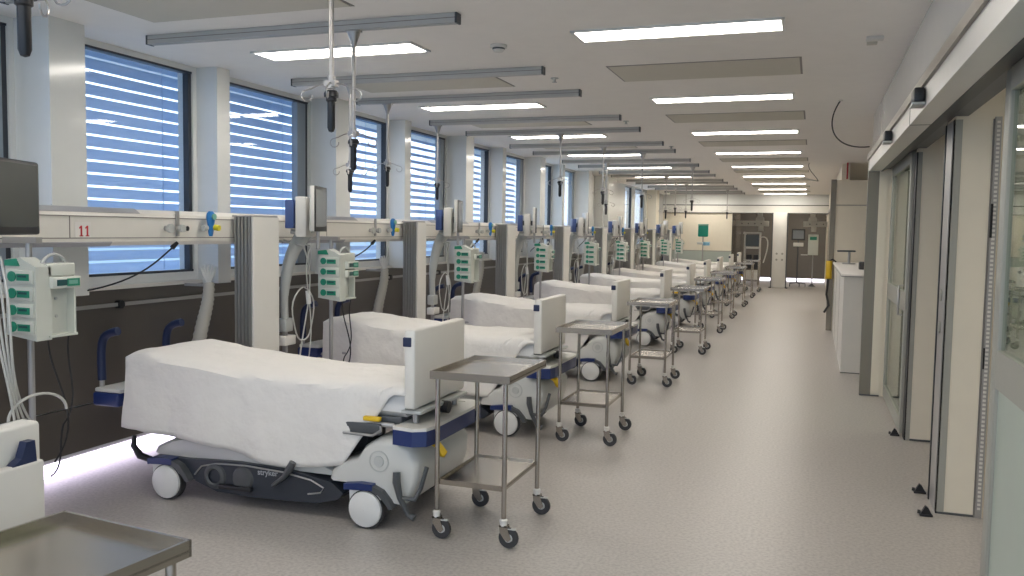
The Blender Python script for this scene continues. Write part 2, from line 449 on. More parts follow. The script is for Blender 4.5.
POLES = [(1.8, -2.06, 2.27), (3.4, -2.07, 2.245), (4.45, -2.56, 2.15), (6.05, -3.51, 2.10), (7.1, -3.73, 2.20), (8.7, -3.95, 2.14), (9.75, -2.84, 2.22),
         (11.35, -2.70, 2.18), (12.4, -2.37, 2.17), (14.0, -3.27, 2.10), (15.05, -2.0, 2.20), (17.7, -2.88, 2.1), (19.3, -2.93, 2.2), (20.35, -2.84, 2.16), (23.0, -2.14, 2.2)]
allp = sorted(allr)
rods = {}
hang0 = drip_hanger(); hk = bpy.data.objects.new('hook_head', None)
def head_parts(t, zh):
    h = MB().cyl((0, 0, zh-.02), (0, 0, zh+.035), .019, 'rod').box(-.028, .028, -.018, .018, zh-.012, zh+.016, 'rod').build('collar', t)
    for a in (.2, PI+.2, PI/2+.4, 3*PI/2+.4):
        m = MB(); m.tube([(x, y, z+zh) for x, y, z in hook_arm(a, 0)], .0035, 'rod', 6); m.build('hook', t)
    g = MB().lathe((0, 0, zh-.03), (0, 0, -1), [(0, .008), (.0, .026), (.012, .033), (.028, .033), (.03, .024), (.045, .024), (.05, .018), (.165, .018), (.182, .012), (.186, .001)], 'grip', 16)
    g.build('grip', t)
for i, (y, x, zh) in enumerate(POLES):
    t = hang0 if i == 0 else copy_tree((hang0, [(k, []) for k in kids(hang0) if k.name.startswith('mount')]))
    t.location = (x, y, CEIL-.055)
    t['label'] = 'steel drip hanger with black grip under a ceiling rail, %s from the front' % ORD[i]
    zz = zh-(CEIL-.055)
    MB().cyl((0, 0, -.085), (0, 0, zz), .0115, 'rod', 12).build('rod', t)
    head_parts(t, zz)

sd = thing('smoke_detector', 'round white smoke detector on the ceiling between first and second rails', 'smoke detector', (-1.97, 5.28, CEIL))
MB().lathe((0, 0, 0), (0, 0, -1), [(0, .001), (0, .055), (.018, .055), (.02, .04), (.034, .036), (.045, .028), (.046, .001)], 'case_white', 24).build('housing', sd)
MB().lathe((0, 0, 0), (0, 0, -1), [(.019, .041), (.024, .041), (.03, .039)], 'dark_grey', 24).build('sensor_slot', sd)
for x, y, lb in ((-1.96, 6.52, 'small white ceiling sprinkler left of the first aisle panel'), (-1.95, 9.2, 'small white ceiling sprinkler beyond the third rail end'), (-1.9, 12.0, 'small white ceiling sprinkler above the distant trolleys')):
    sp_ = thing('sprinkler', lb, 'sprinkler', (x, y, CEIL))
    MB().lathe((0, 0, 0), (0, 0, -1), [(0, .001), (0, .032), (.006, .03), (.008, .012), (.03, .010), (.031, .02), (.034, .02), (.035, .001)], 'case_grey', 16).build('sprinkler_head', sp_)
vs = thing('ceiling_sensor', 'small pale rectangular sensor pair on the ceiling near the fascia', 'sensor', (.31, 5.67, CEIL))
MB().box(-.05, .05, -.035, .035, -.02, 0, 'case_white', .004).build('housing', vs); MB().box(-.04, .02, .07, .12, -.025, 0, 'ceiling_panel', .004).build('sensor_cap', vs)
cb = MB().tube(bez((.19, 8.2, CEIL), (.05, 8.5, 2.62), (.15, 8.9, 2.42), (.50, 9.3, 2.49), 20), .0065, 'cable'); cb.cyl((.19, 8.2, CEIL), (.19, 8.2, CEIL-.01), .02, 'case_white')
tag(cb.build('loose_cable'), 'loose black cable looping from a ceiling hole to the fascia end', 'cable')
cb = MB().tube(bez((-.1, 15.2, CEIL), (-.15, 15.2, 2.7), (.02, 15.1, 2.58), (.05, 15.2, 2.5), 12), .006, 'dark_grey').tube(bez((.05, 15.2, 2.5), (-.05, 15.3, 2.52), (-.1, 15.2, 2.53), (-.2, 15.2, 2.55), 8), .008, 'case_grey')
tag(cb.build('loose_cable'), 'small grey cable end dangling from the ceiling past the last aisle lights', 'cable')
tag(MB().cyl((.50, 15.2, 2.53), (.50, 15.2, CEIL), .013, 'red_ink').build('ceiling_pipe'), 'short red pipe rising to the ceiling above the counter partition', 'pipe')
for i, (y, z) in enumerate(((4.75, 2.30), (6.6, 2.30))):
    s_ = thing('door_sensor', ['black motion sensor box on the header, nearer to the viewer', 'black motion sensor box on the header, nearer the far steel column'][i], 'door sensor', (.5, y, z), group='motion sensors on the door header')
    MB().box(-.055, -.005, -.075, .075, -.035, .035, 'black', .008).build('sensor_body', s_)
    MB().box(-.06, -.0, -.07, .07, -.05, -.035, 'case_grey', .004).build('sensor_cover', s_)
for i, (x, y) in enumerate(((.690, 5.80), (.672, 5.33), (.680, 7.42))):
    s_ = thing('door_stop', ['black floor door stop beside the near silver partition edge, farther of two', 'black floor door stop in front of the near partition end', 'black floor door stop at the foot of the far glass door'][i], 'door stop', (x, y, 0), group='floor door stops')
    MB().box(-.035, .035, -.02, .02, 0, .012, 'black', .003).prism([(-.03, .012), (.03, .012), (.01, .05), (-.005, .06)], 'y', -.013, .013, 'black').build('stop_body', s_)
    MB().cyl((-.03, 0, .02), (-.045, 0, .022), .011, 'rubber').build('rubber_buffer', s_)

# ------------------------------------------------------------------ supply rail with its fittings
RX = -3.85
sr = thing('supply_rail', 'long white medical supply rail running along the windows', 'supply rail', (0, 0, 0))
prof = [(RX-.02, 1.475), (RX+.0, 1.50), (RX+.002, 1.52), (RX, 1.522), (RX, 1.642), (RX+.002, 1.645), (RX-.005, 1.665), (RX-.05, 1.692), (RX-.28, 1.692), (RX-.30, 1.66), (RX-.30, 1.49), (RX-.26, 1.47)]
MB().prism(prof, 'y', YB, 26.2, 'rail_white').build('rail_body', sr)
MB().box(RX-.004, RX+.0035, YB, 26.2, 1.641, 1.646, 'rail_groove').box(RX-.004, RX+.0035, YB, 26.2, 1.518, 1.523, 'rail_groove').build('groove', sr)
for k in range(-1, 9):
    y = 3.2+2.63*k
    T_ = MB(); T_.prism([(RX-.049, 1.6935), (RX-.006, 1.6665), (RX-.003, 1.668), (RX-.047, 1.697)], 'y', y-.1, y+.95, 'strip_grey'); T_.build('uplight_strip', sr)
    MB().prism([(RX-.018, 1.476), (RX+.003, 1.499), (RX+.005, 1.496), (RX-.016, 1.472)], 'y', y-.2, y+.72, 'strip_grey').build('downlight_strip', sr)
    MB().box(RX-.001, RX+.002, y+.42, y+.425, 1.523, 1.641, 'rail_groove').build('panel_joint', sr)
SOCK = []
for k in range(0, 9):
    y = 4.36+2.63*k
    MB().cyl((RX, y, 1.58), (RX+.03, y, 1.58), .017, 'alu').cyl((RX+.03, y, 1.58), (RX+.05, y, 1.58), .028, 'case_grey').build('gas_outlet', sr)
    MB().cyl((RX, y+.10, 1.58), (RX+.03, y+.10, 1.58), .016, 'alu').cyl((RX+.03, y+.10, 1.58), (RX+.055, y+.10, 1.58), .024, 'case_grey').box(RX, RX+.012, y+.088, y+.112, 1.53, 1.69, 'alu').build('gas_outlet', sr)
    MB().cyl((RX, y+.19, 1.58), (RX+.008, y+.19, 1.58), .022, 'case_white').cyl((RX+.008, y+.19, 1.58), (RX+.011, y+.19, 1.58), .016, 'black').build('socket', sr)
# wall utility rail on cladding
ur = thing('utility_rail', 'slim steel rail with black sockets on the dark wall cladding', 'wall rail', (0, 0, 0))
MB().box(-4.435, -4.425, YB, 26, 1.045, 1.070, 'alu').build('rail_bar', ur)
for y in [4.58+k*1.315 for k in range(-3, 16)]:
    MB().cyl((-4.46, y, 1.057), (-4.418, y, 1.057), .028, 'black').build('socket', ur)
    if y > 25: break
sg = thing('bay_sign', 'small white sign reading 11 in red on the supply rail', 'sign', (RX+.002, 3.71, 1.56))
MB().box(0, .002, -.055, .055, -.036, .05, 'paper').build('sign_plate', sg)
def text(s, size, loc, rot, m, parent, name='lettering', ext=.0006, bold=0):
    c = bpy.data.curves.new(name, 'FONT'); c.body = s; c.size = size; c.extrude = ext; c.align_x = 'CENTER'; c.align_y = 'CENTER'; c.offset = bold
    o = bpy.data.objects.new(name, c); COL.objects.link(o)
    dg = bpy.context.evaluated_depsgraph_get(); me = bpy.data.meshes.new_from_object(o.evaluated_get(dg))
    bpy.data.objects.remove(o); me.materials.clear(); me.materials.append(MAT[m])
    o = bpy.data.objects.new(name, me); COL.objects.link(o); o.parent = parent; o.location = loc; o.rotation_euler = rot
    return o
m = MB()
for y in (-.012, .030):
    m.prism([(y-.0055, -.026), (y+.0055, -.026), (y+.0055, .030), (y-.003, .030), (y-.016, .018), (y-.012, .012), (y-.0055, .018)], 'x', .002, .0032, 'red_ink').box(.002, .0032, y-.012, y+.012, -.030, -.024, 'red_ink')
m.build('sign_number', sg)

# flow meters
def flow_meter():
    t = thing('flow_meter', 'x', 'flow meter', group='blue and yellow flow meters on the rail')
    MB().cyl((0, 0, 0), (.035, 0, 0), .014, 'alu').cyl((.035, 0, 0), (.035, -.035, 0), .020, 'case_grey').build('connector', t)
    m = MB(); secs = []
    for z, w, d in ((-.055, .012, .01), (-.04, .018, .014), (0, .022, .018), (.04, .030, .022), (.07, .036, .024), (.095, .034, .022), (.112, .018, .012)):
        secs.append([Vector((.045+d*math.sin(a), .03+w*math.cos(a), z)) for a in [2*PI*q/14 for q in range(14)]])
    m.loft(secs, 'flow_blue').build('body', t)
    MB().cyl((.06, .05, .005), (.095, .055, .0), .020, 'flow_yellow').build('dial_knob', t)
    MB().cyl((.064, .035, .075), (.073, .035, .075), .021, 'pump_pale').build('gauge', t)
    return t
fm = flow_meter(); T = tree(fm)
for k in range(9):
    o = fm if k == 0 else copy_tree(T)
    o.location = (RX+.003, 4.70+2.63*k, 1.585); o['label'] = 'blue and yellow flow meter plugged into the supply rail, %s from the front' % ORD[k]

# supply columns
CY = [5.0, 7.62, 10.25, 12.87, 15.5, 18.12, 20.75, 23.37]
def column(depth):
    t = thing('supply_column', 'x', 'supply column', group='ridged supply columns between the beds')
    w = .17; m = MB(); m.box(0, w-.025, .012, depth, .12, 1.665, 'column_ridge')
    for q in range(5):
        x = .006+q*.029
        m.prism([(x, .012), (x+.004, 0), (x+.018, 0), (x+.022, .012)], 'z', .12, 1.665, 'column_ridge')
    m.build('ridged_side', t)
    c = MB(); poly = [(w-.03, .013), (w-.012, -.003), (w-.004, -.003), (w, .004), (w, depth-.012), (w-.03, depth+.01)]
    c.prism(poly, 'z', .12, 1.665, 'column_white').build('front_cover', t)
    MB().box(-.01, w-.02, .004, depth, 1.665, 1.678, 'alu').build('top_cap', t)
    MB().box(.02, w-.05, .03, depth-.02, 0, .12, 'dark_grey').build('plinth', t)
    return t
for k, y in enumerate(CY):
    o = column(.20 if k == 1 else .31) if k < 2 else (copy_tree(TC))
    if k == 0: TC = tree(o)
    o.location = (-3.83, y, 0)
    o['label'] = 'upright supply column with ridged grey side and white front, %s from the front' % ORD[k]

# ------------------------------------------------------------------ beds
def rounded(pts, r=0): return pts
def sheet_mesh(seed, diag):
    rnd = random.Random(seed); L, Wd = 1.86, .70; dropN, dropF, dropH = .40, .38, .40
    na, nb = 66, 54; vs = []; fs = []
    ox, oy = rnd.random()*9, rnd.random()*9
    for i in range(na+1):
        a = -dropH + (L+dropH)*i/na
        for j in range(nb+1):
            b0 = j/nb; x = -L-.05 + max(a, 0); u = max(a, 0)/L
            dn = dropN + .05*math.sin(u*3.0)+.02*math.sin(u*11+seed)
            if diag and u > .80: dn *= max(0.05, 1-(u-.80)/.155*.96)
            tot = dn+Wd+dropF; b = -dn + tot*b0
            yy = min(max(b, 0), Wd); d = max(-b, b-Wd, 0); dh = max(-a, 0)
            z = .775 + .085*max(0, 1-u/.55)**1.2 - .02*max(0, (.06-u)/.06)
            cr = .03*math.exp(-min(yy, Wd-yy)/.05) if d == 0 else .03
            z -= cr
            fold = .010*math.sin(x*14+seed)*min(1, d*4) + .040*noise.noise(Vector((x*3.0+ox, d*2.5, oy)))+.012*noise.noise(Vector((x*9+ox, d*6, oy)))*min(1, d*5)
            if d > 0:
                sgn = -1 if b < 0 else 1
                yy += sgn*(.012+.035*d+fold); z -= d
            if dh > 0:
                fo2 = .012*math.sin(yy*16)+.02*noise.noise(Vector((yy*4+ox, dh*3, oy)))
                x -= .012+.03*dh+fo2*min(1, dh*5)
                z = z-dh if d == 0 else min(z, .83-dh) if d < dh else z
                if d > 0: yy -= (1 if b > 0 else -1)*.02*min(dh, d)/.4
            if d == 0 and dh == 0:
                z += .012*noise.noise(Vector((x*5+ox, yy*5, oy)))+.005*noise.noise(Vector((x*16+ox, yy*9, oy)))
            vs.append((x, yy+.02, z))
    for i in range(na):
        for j in range(nb):
            k = i*(nb+1)+j; fs.append([k, k+1, k+nb+2, k+nb+1])
    return MB().add(vs, fs, 'sheet', True)
def caster_wheel(t, x, y, face):
    o = MB().cyl((x, y-.022, .105), (x, y+.022, .105), .105, 'rubber', 30).build('caster', t)
    MB().lathe((x, y+face*.022, .107), (0, face, 0), [(0, .097), (.012, .095), (.02, .075), (.024, .001)], 'wheel_white', 30).build('wheel_cover', o)
    MB().prism([(x-.098, .14), (x-.10, .205), (x-.05, .238), (x+.03, .238), (x+.09, .20), (x+.085, .13), (x, .16)], 'y', y-.020, y+.020, 'wheel_white').build('fairing', o)
    arc = [(x-.125, .20), (x-.118, .232), (x-.04, .244), (x+.03, .243), (x+.10, .215), (x+.145, .165), (x+.165, .13), (x+.145, .12), (x+.12, .15), (x+.08, .19), (x+.02, .215), (x-.05, .215)]
    MB().prism(arc, 'y', y-.033, y+.033, 'dark_grey').build('fender', o)
    MB().prism([(x-.126, .203), (x+.045, .213), (x+.045, .246), (x-.04, .2465), (x-.126, .234)], 'y', y-.036, y+.036, 'navy').build('blue_band', o)
def make_bed(seed, diag, rich=True):
    t = thing('hospital_bed', 'x', 'hospital bed', group='white sheeted hospital beds in the row')
    # mattress
    m = MB(); secs = []
    for x, h in ((-1.88, .82), (-1.5, .80), (-1.1, .765), (-.6, .745), (-.07, .745)):
        z0 = .60+(h-.745)*.9
        secs.append([Vector((x, y, z)) for y, z in ((.03, z0+.03), (.06, z0), (.68, z0), (.71, z0+.03), (.71, h-.03), (.68, h), (.06, h), (.03, h-.03))])
    m.loft(secs, 'mattress').build('mattress', t)
    sh = sheet_mesh(seed, diag).build('sheet', t, recalc=False)
    md = sh.modifiers.new('cloth', 'SOLIDIFY'); md.thickness = .004
    # deck frame
    d = MB().box(-1.85, -.10, .05, .69, .555, .60, 'dark_grey', .008)
    d.tube([(-1.75, .03, .555), (-.14, .03, .555), (-.10, .05, .53), (-.10, .69, .53), (-.14, .71, .555), (-1.75, .71, .555)], .014, 'alu', 8)
    d.build('deck_frame', t)
    # footboard with blue corner clips
    fb = MB(); fb.box(-.062, 0, 0, .68, .655, 1.075, 'bed_white', .012).build('footboard', t)
    for y in (-.006, .655): MB().box(-.068, -.02, y, y+.032, .985, 1.035, 'handle_blue', .005).build('corner_clip', t)
    # rail brackets at foot and knob
    MB().tube([(-.03, .08, .66), (-.03, .08, .57)], .017, 'alu').tube([(-.03, .60, .66), (-.03, .60, .57)], .017, 'alu').box(-.09, .03, .02, .66, .625, .645, 'case_grey', .006).build('foot_bracket', t)
    MB().cyl((.01, .33, .615), (.055, .33, .612), .034, 'black', 18).build('knob', t)
    # bumper at foot
    pl = [(-.10, -.05), (.02, -.07), (.085, -.03), (.10, .05), (.10, .65), (.085, .73), (.02, .77), (-.10, .75), (-.10, .70), (.0, .70), (.03, .62), (.03, .08), (.0, .0), (-.10, .0)]
    MB().prism(pl, 'z', .475, .555, 'navy').build('foot_bumper', t)
    MB().prism([(x*.99-.001, y) for x, y in pl], 'z', .555, .572, 'bed_white').prism([(-.10, .0), (.0, .0), (.03, .08), (.03, .62), (.0, .70), (-.10, .70)], 'z', .545, .568, 'bed_white').build('bumper_top', t)
    # yellow side grips and release levers
    MB().box(-.30, -.20, -.01, .02, .575, .60, 'yellow', .006).build('yellow_grip', t)
    MB().tube([(.02, .12, .47), (.075, .13, .45), (.10, .15, .40), (.095, .16, .385)], .014, 'yellow', 8, radii=[.012, .022, .026, .014]).build('yellow_lever', t)
    MB().tube([(-.42, -.005, .50), (-.24, -.01, .50), (-.19, -.01, .53), (-.19, -.01, .555)], .008, 'alu', 8).box(-.42, -.2, 0, .03, .50, .56, 'dark_grey', .005).build('side_linkage', t)
    # base: white foot hull
    m = MB()
    def hull(prof, ins):
        secs = []
        for y, k in ins:
            cx = sum(p[0] for p in prof)/len(prof); cz = min(p[1] for p in prof)
            secs.append([Vector((cx+(px-cx)*k, y, cz+(pz-cz)*k)) for px, pz in prof])
        return secs
    pf = [(-.52, .245), (-.50, .30), (-.44, .345), (-.34, .375), (-.30, .44), (-.22, .49), (-.10, .50), (-.02, .46), (.025, .38), (.02, .28), (-.01, .19), (-.05, .145), (-.11, .15), (-.15, .215), (-.24, .245), (-.36, .245)]
    m.loft(hull(pf, [(-.01, .86), (.0, .93), (.03, .98), (.10, 1), (.62, 1), (.69, .98), (.72, .93), (.73, .86)]), 'base_white')
    o = m.build('foot_cover', t)
    MB().lathe((-.20, -.012, .365), (0, -1, 0), [(0, .058), (.003, .058), (.003, .052), (0, .052)], 'case_grey', 28).lathe((-.20, -.012, .365), (0, -1, 0), [(0, .03), (.004, .028), (.004, .001)], 'case_grey', 24).build('round_badge', o)
    # white centre hood
    cf = [(-1.74, .245), (-1.72, .285), (-1.62, .335), (-1.45, .385), (-1.25, .41), (-1.0, .405), (-.8, .375), (-.6, .325), (-.46, .27), (-.46, .245)]
    m = MB().loft(hull(cf, [(.03, .92), (.05, .98), (.10, 1), (.62, 1), (.67, .98), (.69, .92)]), 'base_white')
    m.build('base_hood', t)
    # dark chassis sides
    df = [(-1.70, .235), (-1.1, .262), (-.75, .25), (-.50, .215), (-.42, .16), (-.46, .12), (-.60, .085), (-1.0, .07), (-1.25, .075), (-1.40, .12), (-1.45, .19), (-1.66, .215)]
    o = MB().prism(df, 'y', .0, .72, 'base_dark').build('chassis', t)
    m = MB()
    m.tube([(-1.40, -.006, .16), (-1.35, -.008, .215), (-1.25, -.008, .24), (-1.05, -.008, .25), (-.80, -.008, .240), (-.62, -.008, .215), (-.54, -.008, .18), (-.56, -.008, .15), (-.64, -.008, .135)], .005, 'alu', 6).build('chrome_line', o)
    MB().lathe((-1.26, 0, .165), (0, -1, 0), [(0, .075), (.012, .07), (.02, .05), (.012, .04)], 'dark_grey', 24).lathe((-1.07, 0, .17), (0, -1, 0), [(0, .07), (.015, .06), (.02, .02), (.02, .001)], 'dark_grey', 24).box(-1.22, -1.0, -.03, .0, .105, .13, 'black', .006).build('brake_mechanism', o)
    text('stryker', .046, (-.905, -.0014, .222), (PI/2, -.03, 0), 'text_grey', o, 'lettering', bold=.0006)
    # levers
    MB().tube([(-.72, -.03, .31), (-.74, -.035, .27), (-.78, -.03, .22), (-.86, -.02, .16)], .014, 'dark_grey', 8, radii=[.02, .022, .014, .01]).build('pedal_lever', t)
    MB().tube([(-.075, -.05, .33), (-.07, -.06, .28), (-.05, -.06, .20), (-.005, -.05, .11), (.03, -.05, .10)], .014, 'dark_grey', 8, radii=[.02, .022, .016, .014, .02]).tube([(-.05, -.06, .20), (.02, -.03, .19), (.05, -.02, .25), (.075, .0, .36)], .012, 'dark_grey', 8).build('foot_pedal', t)
    for y, f_ in ((-.015, -1), (.735, 1)):
        caster_wheel(t, -.265, y, f_); caster_wheel(t, -1.575, y, f_)
    # lifting columns
    for x in (-.5, -1.35): MB().box(x-.09, x+.09, .25, .47, .30, .56, 'dark_grey', .01).build('lift_column', t)
    # head end: bumper, curved guard, handles
    MB().box(-2.20, -2.0, .04, .74, .49, .575, 'navy', .015).box(-2.19, -1.99, .05, .73, .575, .60, 'base_white', .008).build('head_bumper', t)
    MB().tube([(-1.70, -.02, .22), (-1.78, -.02, .235), (-1.83, -.02, .29), (-1.83, -.01, .35)], .014, 'black', 8, radii=[.02, .022, .018, .012]).build('guard_horn', t)
    MB().tube([(-2.0, .1, .52), (-1.85, .1, .52), (-1.80, .1, .56)], .012, 'alu').tube([(-2.0, .6, .52), (-1.85, .6, .52), (-1.80, .6, .56)], .012, 'alu').build('head_strut', t)
    for y in (.10, .66):
        MB().tube([(-2.18, y, .64)] + [tuple(p) for p in bez((-2.18, y, .68), (-2.19, y, .90), (-2.18, y, .925), (-2.05, y, .95), 10)], .026, 'handle_blue', 12).cyl((-2.18, y, .56), (-2.18, y, .66), .015, 'alu').build('push_handle', t)
    return t
BY = [1.03, 3.99, 6.20, 8.88, 11.95, 14.6, 17.0, 19.5, 22.3, 24.8]
bedA = make_bed(1, True); TA = tree(bedA)
bedB = make_bed(5, True); TB = tree(bedB)
bedA.location = (-1.93, BY[1], 0); bedB.location = (-1.93, BY[2], 0)
BL = ['nearest hospital bed, only its white footboard showing at the left edge', 'hospital bed with full white sheet beside the nearest steel trolley, lettering on dark base',
      'hospital bed just beyond the fully visible first bed, sheeted white, beside the second trolley']
bedA['label'] = BL[1]; bedB['label'] = BL[2]
for i, y in enumerate(BY):
    if i in (1, 2): continue
    o = copy_tree(TB if i % 2 else TA); o.location = (-1.93-(.05 if i == 2 else 0), y, 0)
    o['label'] = BL[0] if i == 0 else '%s white sheeted hospital bed in the row, counted from the front' % ORD[i].capitalize()
ch = thing('chart_holder', 'white chart holder hung on the nearest footboard at the left edge', 'chart holder', (-1.925, 1.03, 0))
MB().box(0, .035, .12, .655, .68, .98, 'case_white', .008).build('holder_body', ch)
MB().prism([(.555, .975), (.635, .975), (.630, 1.035), (.605, 1.035), (.59, .995)], 'x', .005, .03, 'handle_blue').build('blue_clip', ch)

# ------------------------------------------------------------------ steel trolleys
def make_trolley():
    t = thing('steel_trolley', 'x', 'steel trolley', group='two tier steel trolleys at the bed ends')
    X, Y = .37, .55; ZT_ = .855
    def tray(z, e, rim):
        m = MB(); a0, a1, b0, b1 = -e, X+e, -e, Y+e
        m.box(a0, a1, b0, b1, z-.006, z, 'steel')
        for q in ((a0, a1, b0, b0+.008), (a0, a1, b1-.008, b1), (a0, a0+.008, b0, b1), (a1-.008, a1, b0, b1)): m.box(q[0], q[1], q[2], q[3], z-.018, z+rim, 'steel')
        return m
    tray(ZT_, .032, .022).build('top_tray', t); tray(.30, -.004, .010).build('lower_shelf', t)
    for x in (0, X):
        for y in (0, Y):
            MB().cyl((x, y, .135), (x, y, ZT_-.006), .0125, 'steel', 12).build('leg', t)
            c = MB().lathe((x, y, .142), (0, 0, -1), [(-.006, .012), (0, .021), (.012, .021), (.013, .016), (.03, .02), (.032, .001)], 'case_white', 14)
            c.prism([(x-.018, .115), (x+.022, .115), (x+.045, .05), (x+.03, .035), (x+.01, .045), (x-.015, .08)], 'y', y-.018, y-.013, 'steel').prism([(x-.018, .115), (x+.022, .115), (x+.045, .05), (x+.03, .035), (x+.01, .045), (x-.015, .08)], 'y', y+.013, y+.018, 'steel')
            c.box(x-.02, x+.024, y-.018, y+.018, .108, .116, 'steel').box(x+.02, x+.065, y-.012, y+.012, .096, .102, 'case_grey', .002)
            o = c.build('caster', t)
            MB().lathe((x+.028, y-.011, .052), (0, 1, 0), [(0, .024), (0, .050), (.004, .052), (.018, .052), (.022, .050), (.022, .024)], 'rubber', 22).lathe((x+.028, y-.013, .052), (0, 1, 0), [(0, .001), (0, .012), (.003, .022), (.023, .022), (.026, .012), (.026, .001)], 'case_grey', 18).build('wheel', o)
    return t
TYs = [(-1.79, 1.04), (-1.79, 3.975), (-1.775, 6.19), (-1.77, 8.82), (-1.72, 11.38), (-1.75, 13.97), (-1.78, 16.5), (-1.77, 19.3), (-1.78, 22.1), (-1.77, 24.6)]
tr = make_trolley(); TT = tree(tr)
for i, (x, y) in enumerate(TYs):
    o = tr if i == 0 else copy_tree(TT); o.location = (x, y, 0); o.rotation_euler = (0, 0, -.11 if i == 0 else 0)
    o['label'] = ['empty steel trolley cut off at the bottom left corner', 'two tier steel trolley at the foot of the first full bed, standing nearest'][i] if i < 2 else 'two tier steel trolley at a bed end, %s in the row from the front' % ORD[i]

# ------------------------------------------------------------------ pump towers
def pump_tower(n_mod, bar=-.205):
    t = thing('infusion_pump_rack', 'x', 'infusion pump rack', group='green and white infusion pump racks')
    MB().cyl((-.05, 0, .22), (-.05, 0, 1.50), .016, 'alu', 12).box(bar, .02, -.018, .018, 1.50, 1.53, 'alu').box(-.08, -.02, -.02, .02, .19, .23, 'dark_grey').build('pole', t)
    X0, X1 = -.125, .07
    MB().prism([(X0, 1.045), (X1, 1.02), (X1, 1.385), (-.03, 1.43), (X0, 1.42)], 'y', -.07, .02, 'pump_body').build('pump_housing', t)
    for k in range(4):
        z = 1.052+k*.083
        p = MB().box(X0+.015, X1-.01, -.080, -.069, z, z+.068, 'pump_body', .004).build('pump_module', t)
        MB().cyl((X0+.055, -.078, z+.036), (X0+.055, -.086, z+.036), .026, 'pump_green', 16).box(X0+.085, X1-.03, -.083, -.079, z+.016, z+.050, 'pump_green').box(X0+.095, X1-.045, -.0845, -.083, z+.032, z+.043, 'pump_dark').build('green_keypad', p)
    MB().prism([(X0, 1.388), (-.03, 1.388), (-.05, 1.425), (X0, 1.417)], 'y', -.076, -.069, 'pump_green').build('top_keypad', t)
    r = MB(); Y1 = .17
    r.box(.0, X1, .0, Y1, 1.335, 1.40, 'pump_body', .006).box(.0, .02, .0, Y1, 1.04, 1.34, 'pump_body').box(.0, X1, Y1-.012, Y1, 1.04, 1.34, 'pump_body').box(.0, X1+.01, .0, Y1, 1.03, 1.042, 'pump_body')
    r.cyl((.018, .09, 1.22), (.026, .09, 1.22), .008, 'case_grey').cyl((.018, .09, 1.13), (.026, .09, 1.13), .008, 'case_grey')
    r.build('rack_frame', t)
    for q in range(n_mod):
        z = 1.275-q*.068
        p = MB().box(.02, X1+.028, .01, Y1+.01, z, z+.058, 'pump_body', .005).build('pump_module', t)
        MB().box(X1+.028, X1+.031, .03, .09, z+.014, z+.044, 'pump_dark').box(X1+.028, X1+.031, .092, .168, z+.010, z+.048, 'pump_green').box(X1+.031, X1+.032, .10, .155, z+.02, z+.04, 'pump_pale').build('green_display', p)
    MB().tube([tuple(p) for p in bez((.03, .0, 1.395), (.03, .03, 1.46), (.03, .12, 1.46), (.03, .15, 1.395), 10)], .009, 'case_grey', 8).build('carry_handle', t)
    return t
PY = [3.22, 5.93, 8.66, 11.5, 14.3, 16.75, 19.25, 22.05, 24.5]
pa = pump_tower(1); pb = pump_tower(2, -.285); Tb = tree(pb); pd = pump_tower(1, -.285); Td = tree(pd)
for i, y in enumerate(PY):
    o = pa if i == 0 else pb if i == 1 else pd if i == 2 else copy_tree(Tb if i % 2 else Td)
    o.location = (-3.64 if i == 0 else -3.56, y, 0)
    o['label'] = ['large green and white infusion pump rack below the number sign, nearest', 'green and white infusion pump rack with two stacked displays beyond the first column'][i] if i < 2 else 'green and white infusion pump rack on a pole, %s from the front' % ORD[i]
    # black power cables under the two nearest
    if i < 2:
        c = MB()
        c.tube(bez((.04, .02, 1.03), (.0, .06, .80), (.16, .15, .62), (-.04, .12, .36), 16), .005, 'cable', 6)
        c.tube(bez((.05, .14, 1.03), (-.03, .18, .85), (.10, .18, .70), (-.02, .16, .55), 16), .005, 'cable', 6)
        c.tube(bez((-.02, .16, .55), (-.06, .16, .45), (-.0, .15, .33), (-.07, .12, .28), 12), .005, 'cable', 6)
        c.build('power_cable', o)

# ------------------------------------------------------------------ patient monitors
def monitor():
    t = thing('patient_monitor', 'x', 'patient monitor', group='patient monitors on rail arms')
    a = MB().tube([(-.20, 0, -.13), (-.10, 0, -.15), (0, 0, -.10)], .018, 'case_grey').cyl((0, 0, -.26), (0, 0, -.05), .014, 'alu')
    a.build('support_arm', t)
    s_ = MB().box(-.02, .02, -.20, .20, -.13, .20, 'case_white', .010).build('screen_housing', t)
    MB().box(.016, .024, -.20, .20, -.13, .20, 'black', .004).build('bezel', t)
    MB().box(.0235, .0255, -.175, .175, -.095, .175, 'screen_grey').build('screen', t)
    MB().box(-.13, -.05, -.16, .16, -.17, .12, 'case_white', .008).build('module_rack', t)
    MB().box(-.22, -.155, -.10, .10, -.11, .10, 'blue_box', .008).build('blue_module', t)
    MB().box(-.155, -.02, -.03, .03, -.03, .03, 'dark_grey').build('bracket', t)
    return t
mo = monitor(); Tm = tree(mo)
MYs = [5.5, 8.15, 10.72, 13.36, 16.0, 18.6, 21.3, 23.9]
for i, y in enumerate(MYs):
    o = mo if i == 0 else copy_tree(Tm)
    o.location = (-3.46, y, 1.70); o.rotation_euler = (0, 0, math.radians([20, 16, 16, 24, 18, 16, 20, 18][i]))
    o['label'] = 'white patient monitor seen edge on above the supply rail, %s from the front' % ORD[i]
bm = thing('patient_monitor', 'large black framed patient monitor cut off at the left edge', 'patient monitor', (-3.40, 2.88, 1.695), math.radians(22), 'patient monitors on rail arms')
MB().box(-.03, .02, -.24, .22, -.15, .19, 'black', .012).build('screen_housing', bm)
MB().box(.019, .022, -.225, .20, -.115, .172, 'screen').build('screen', bm)
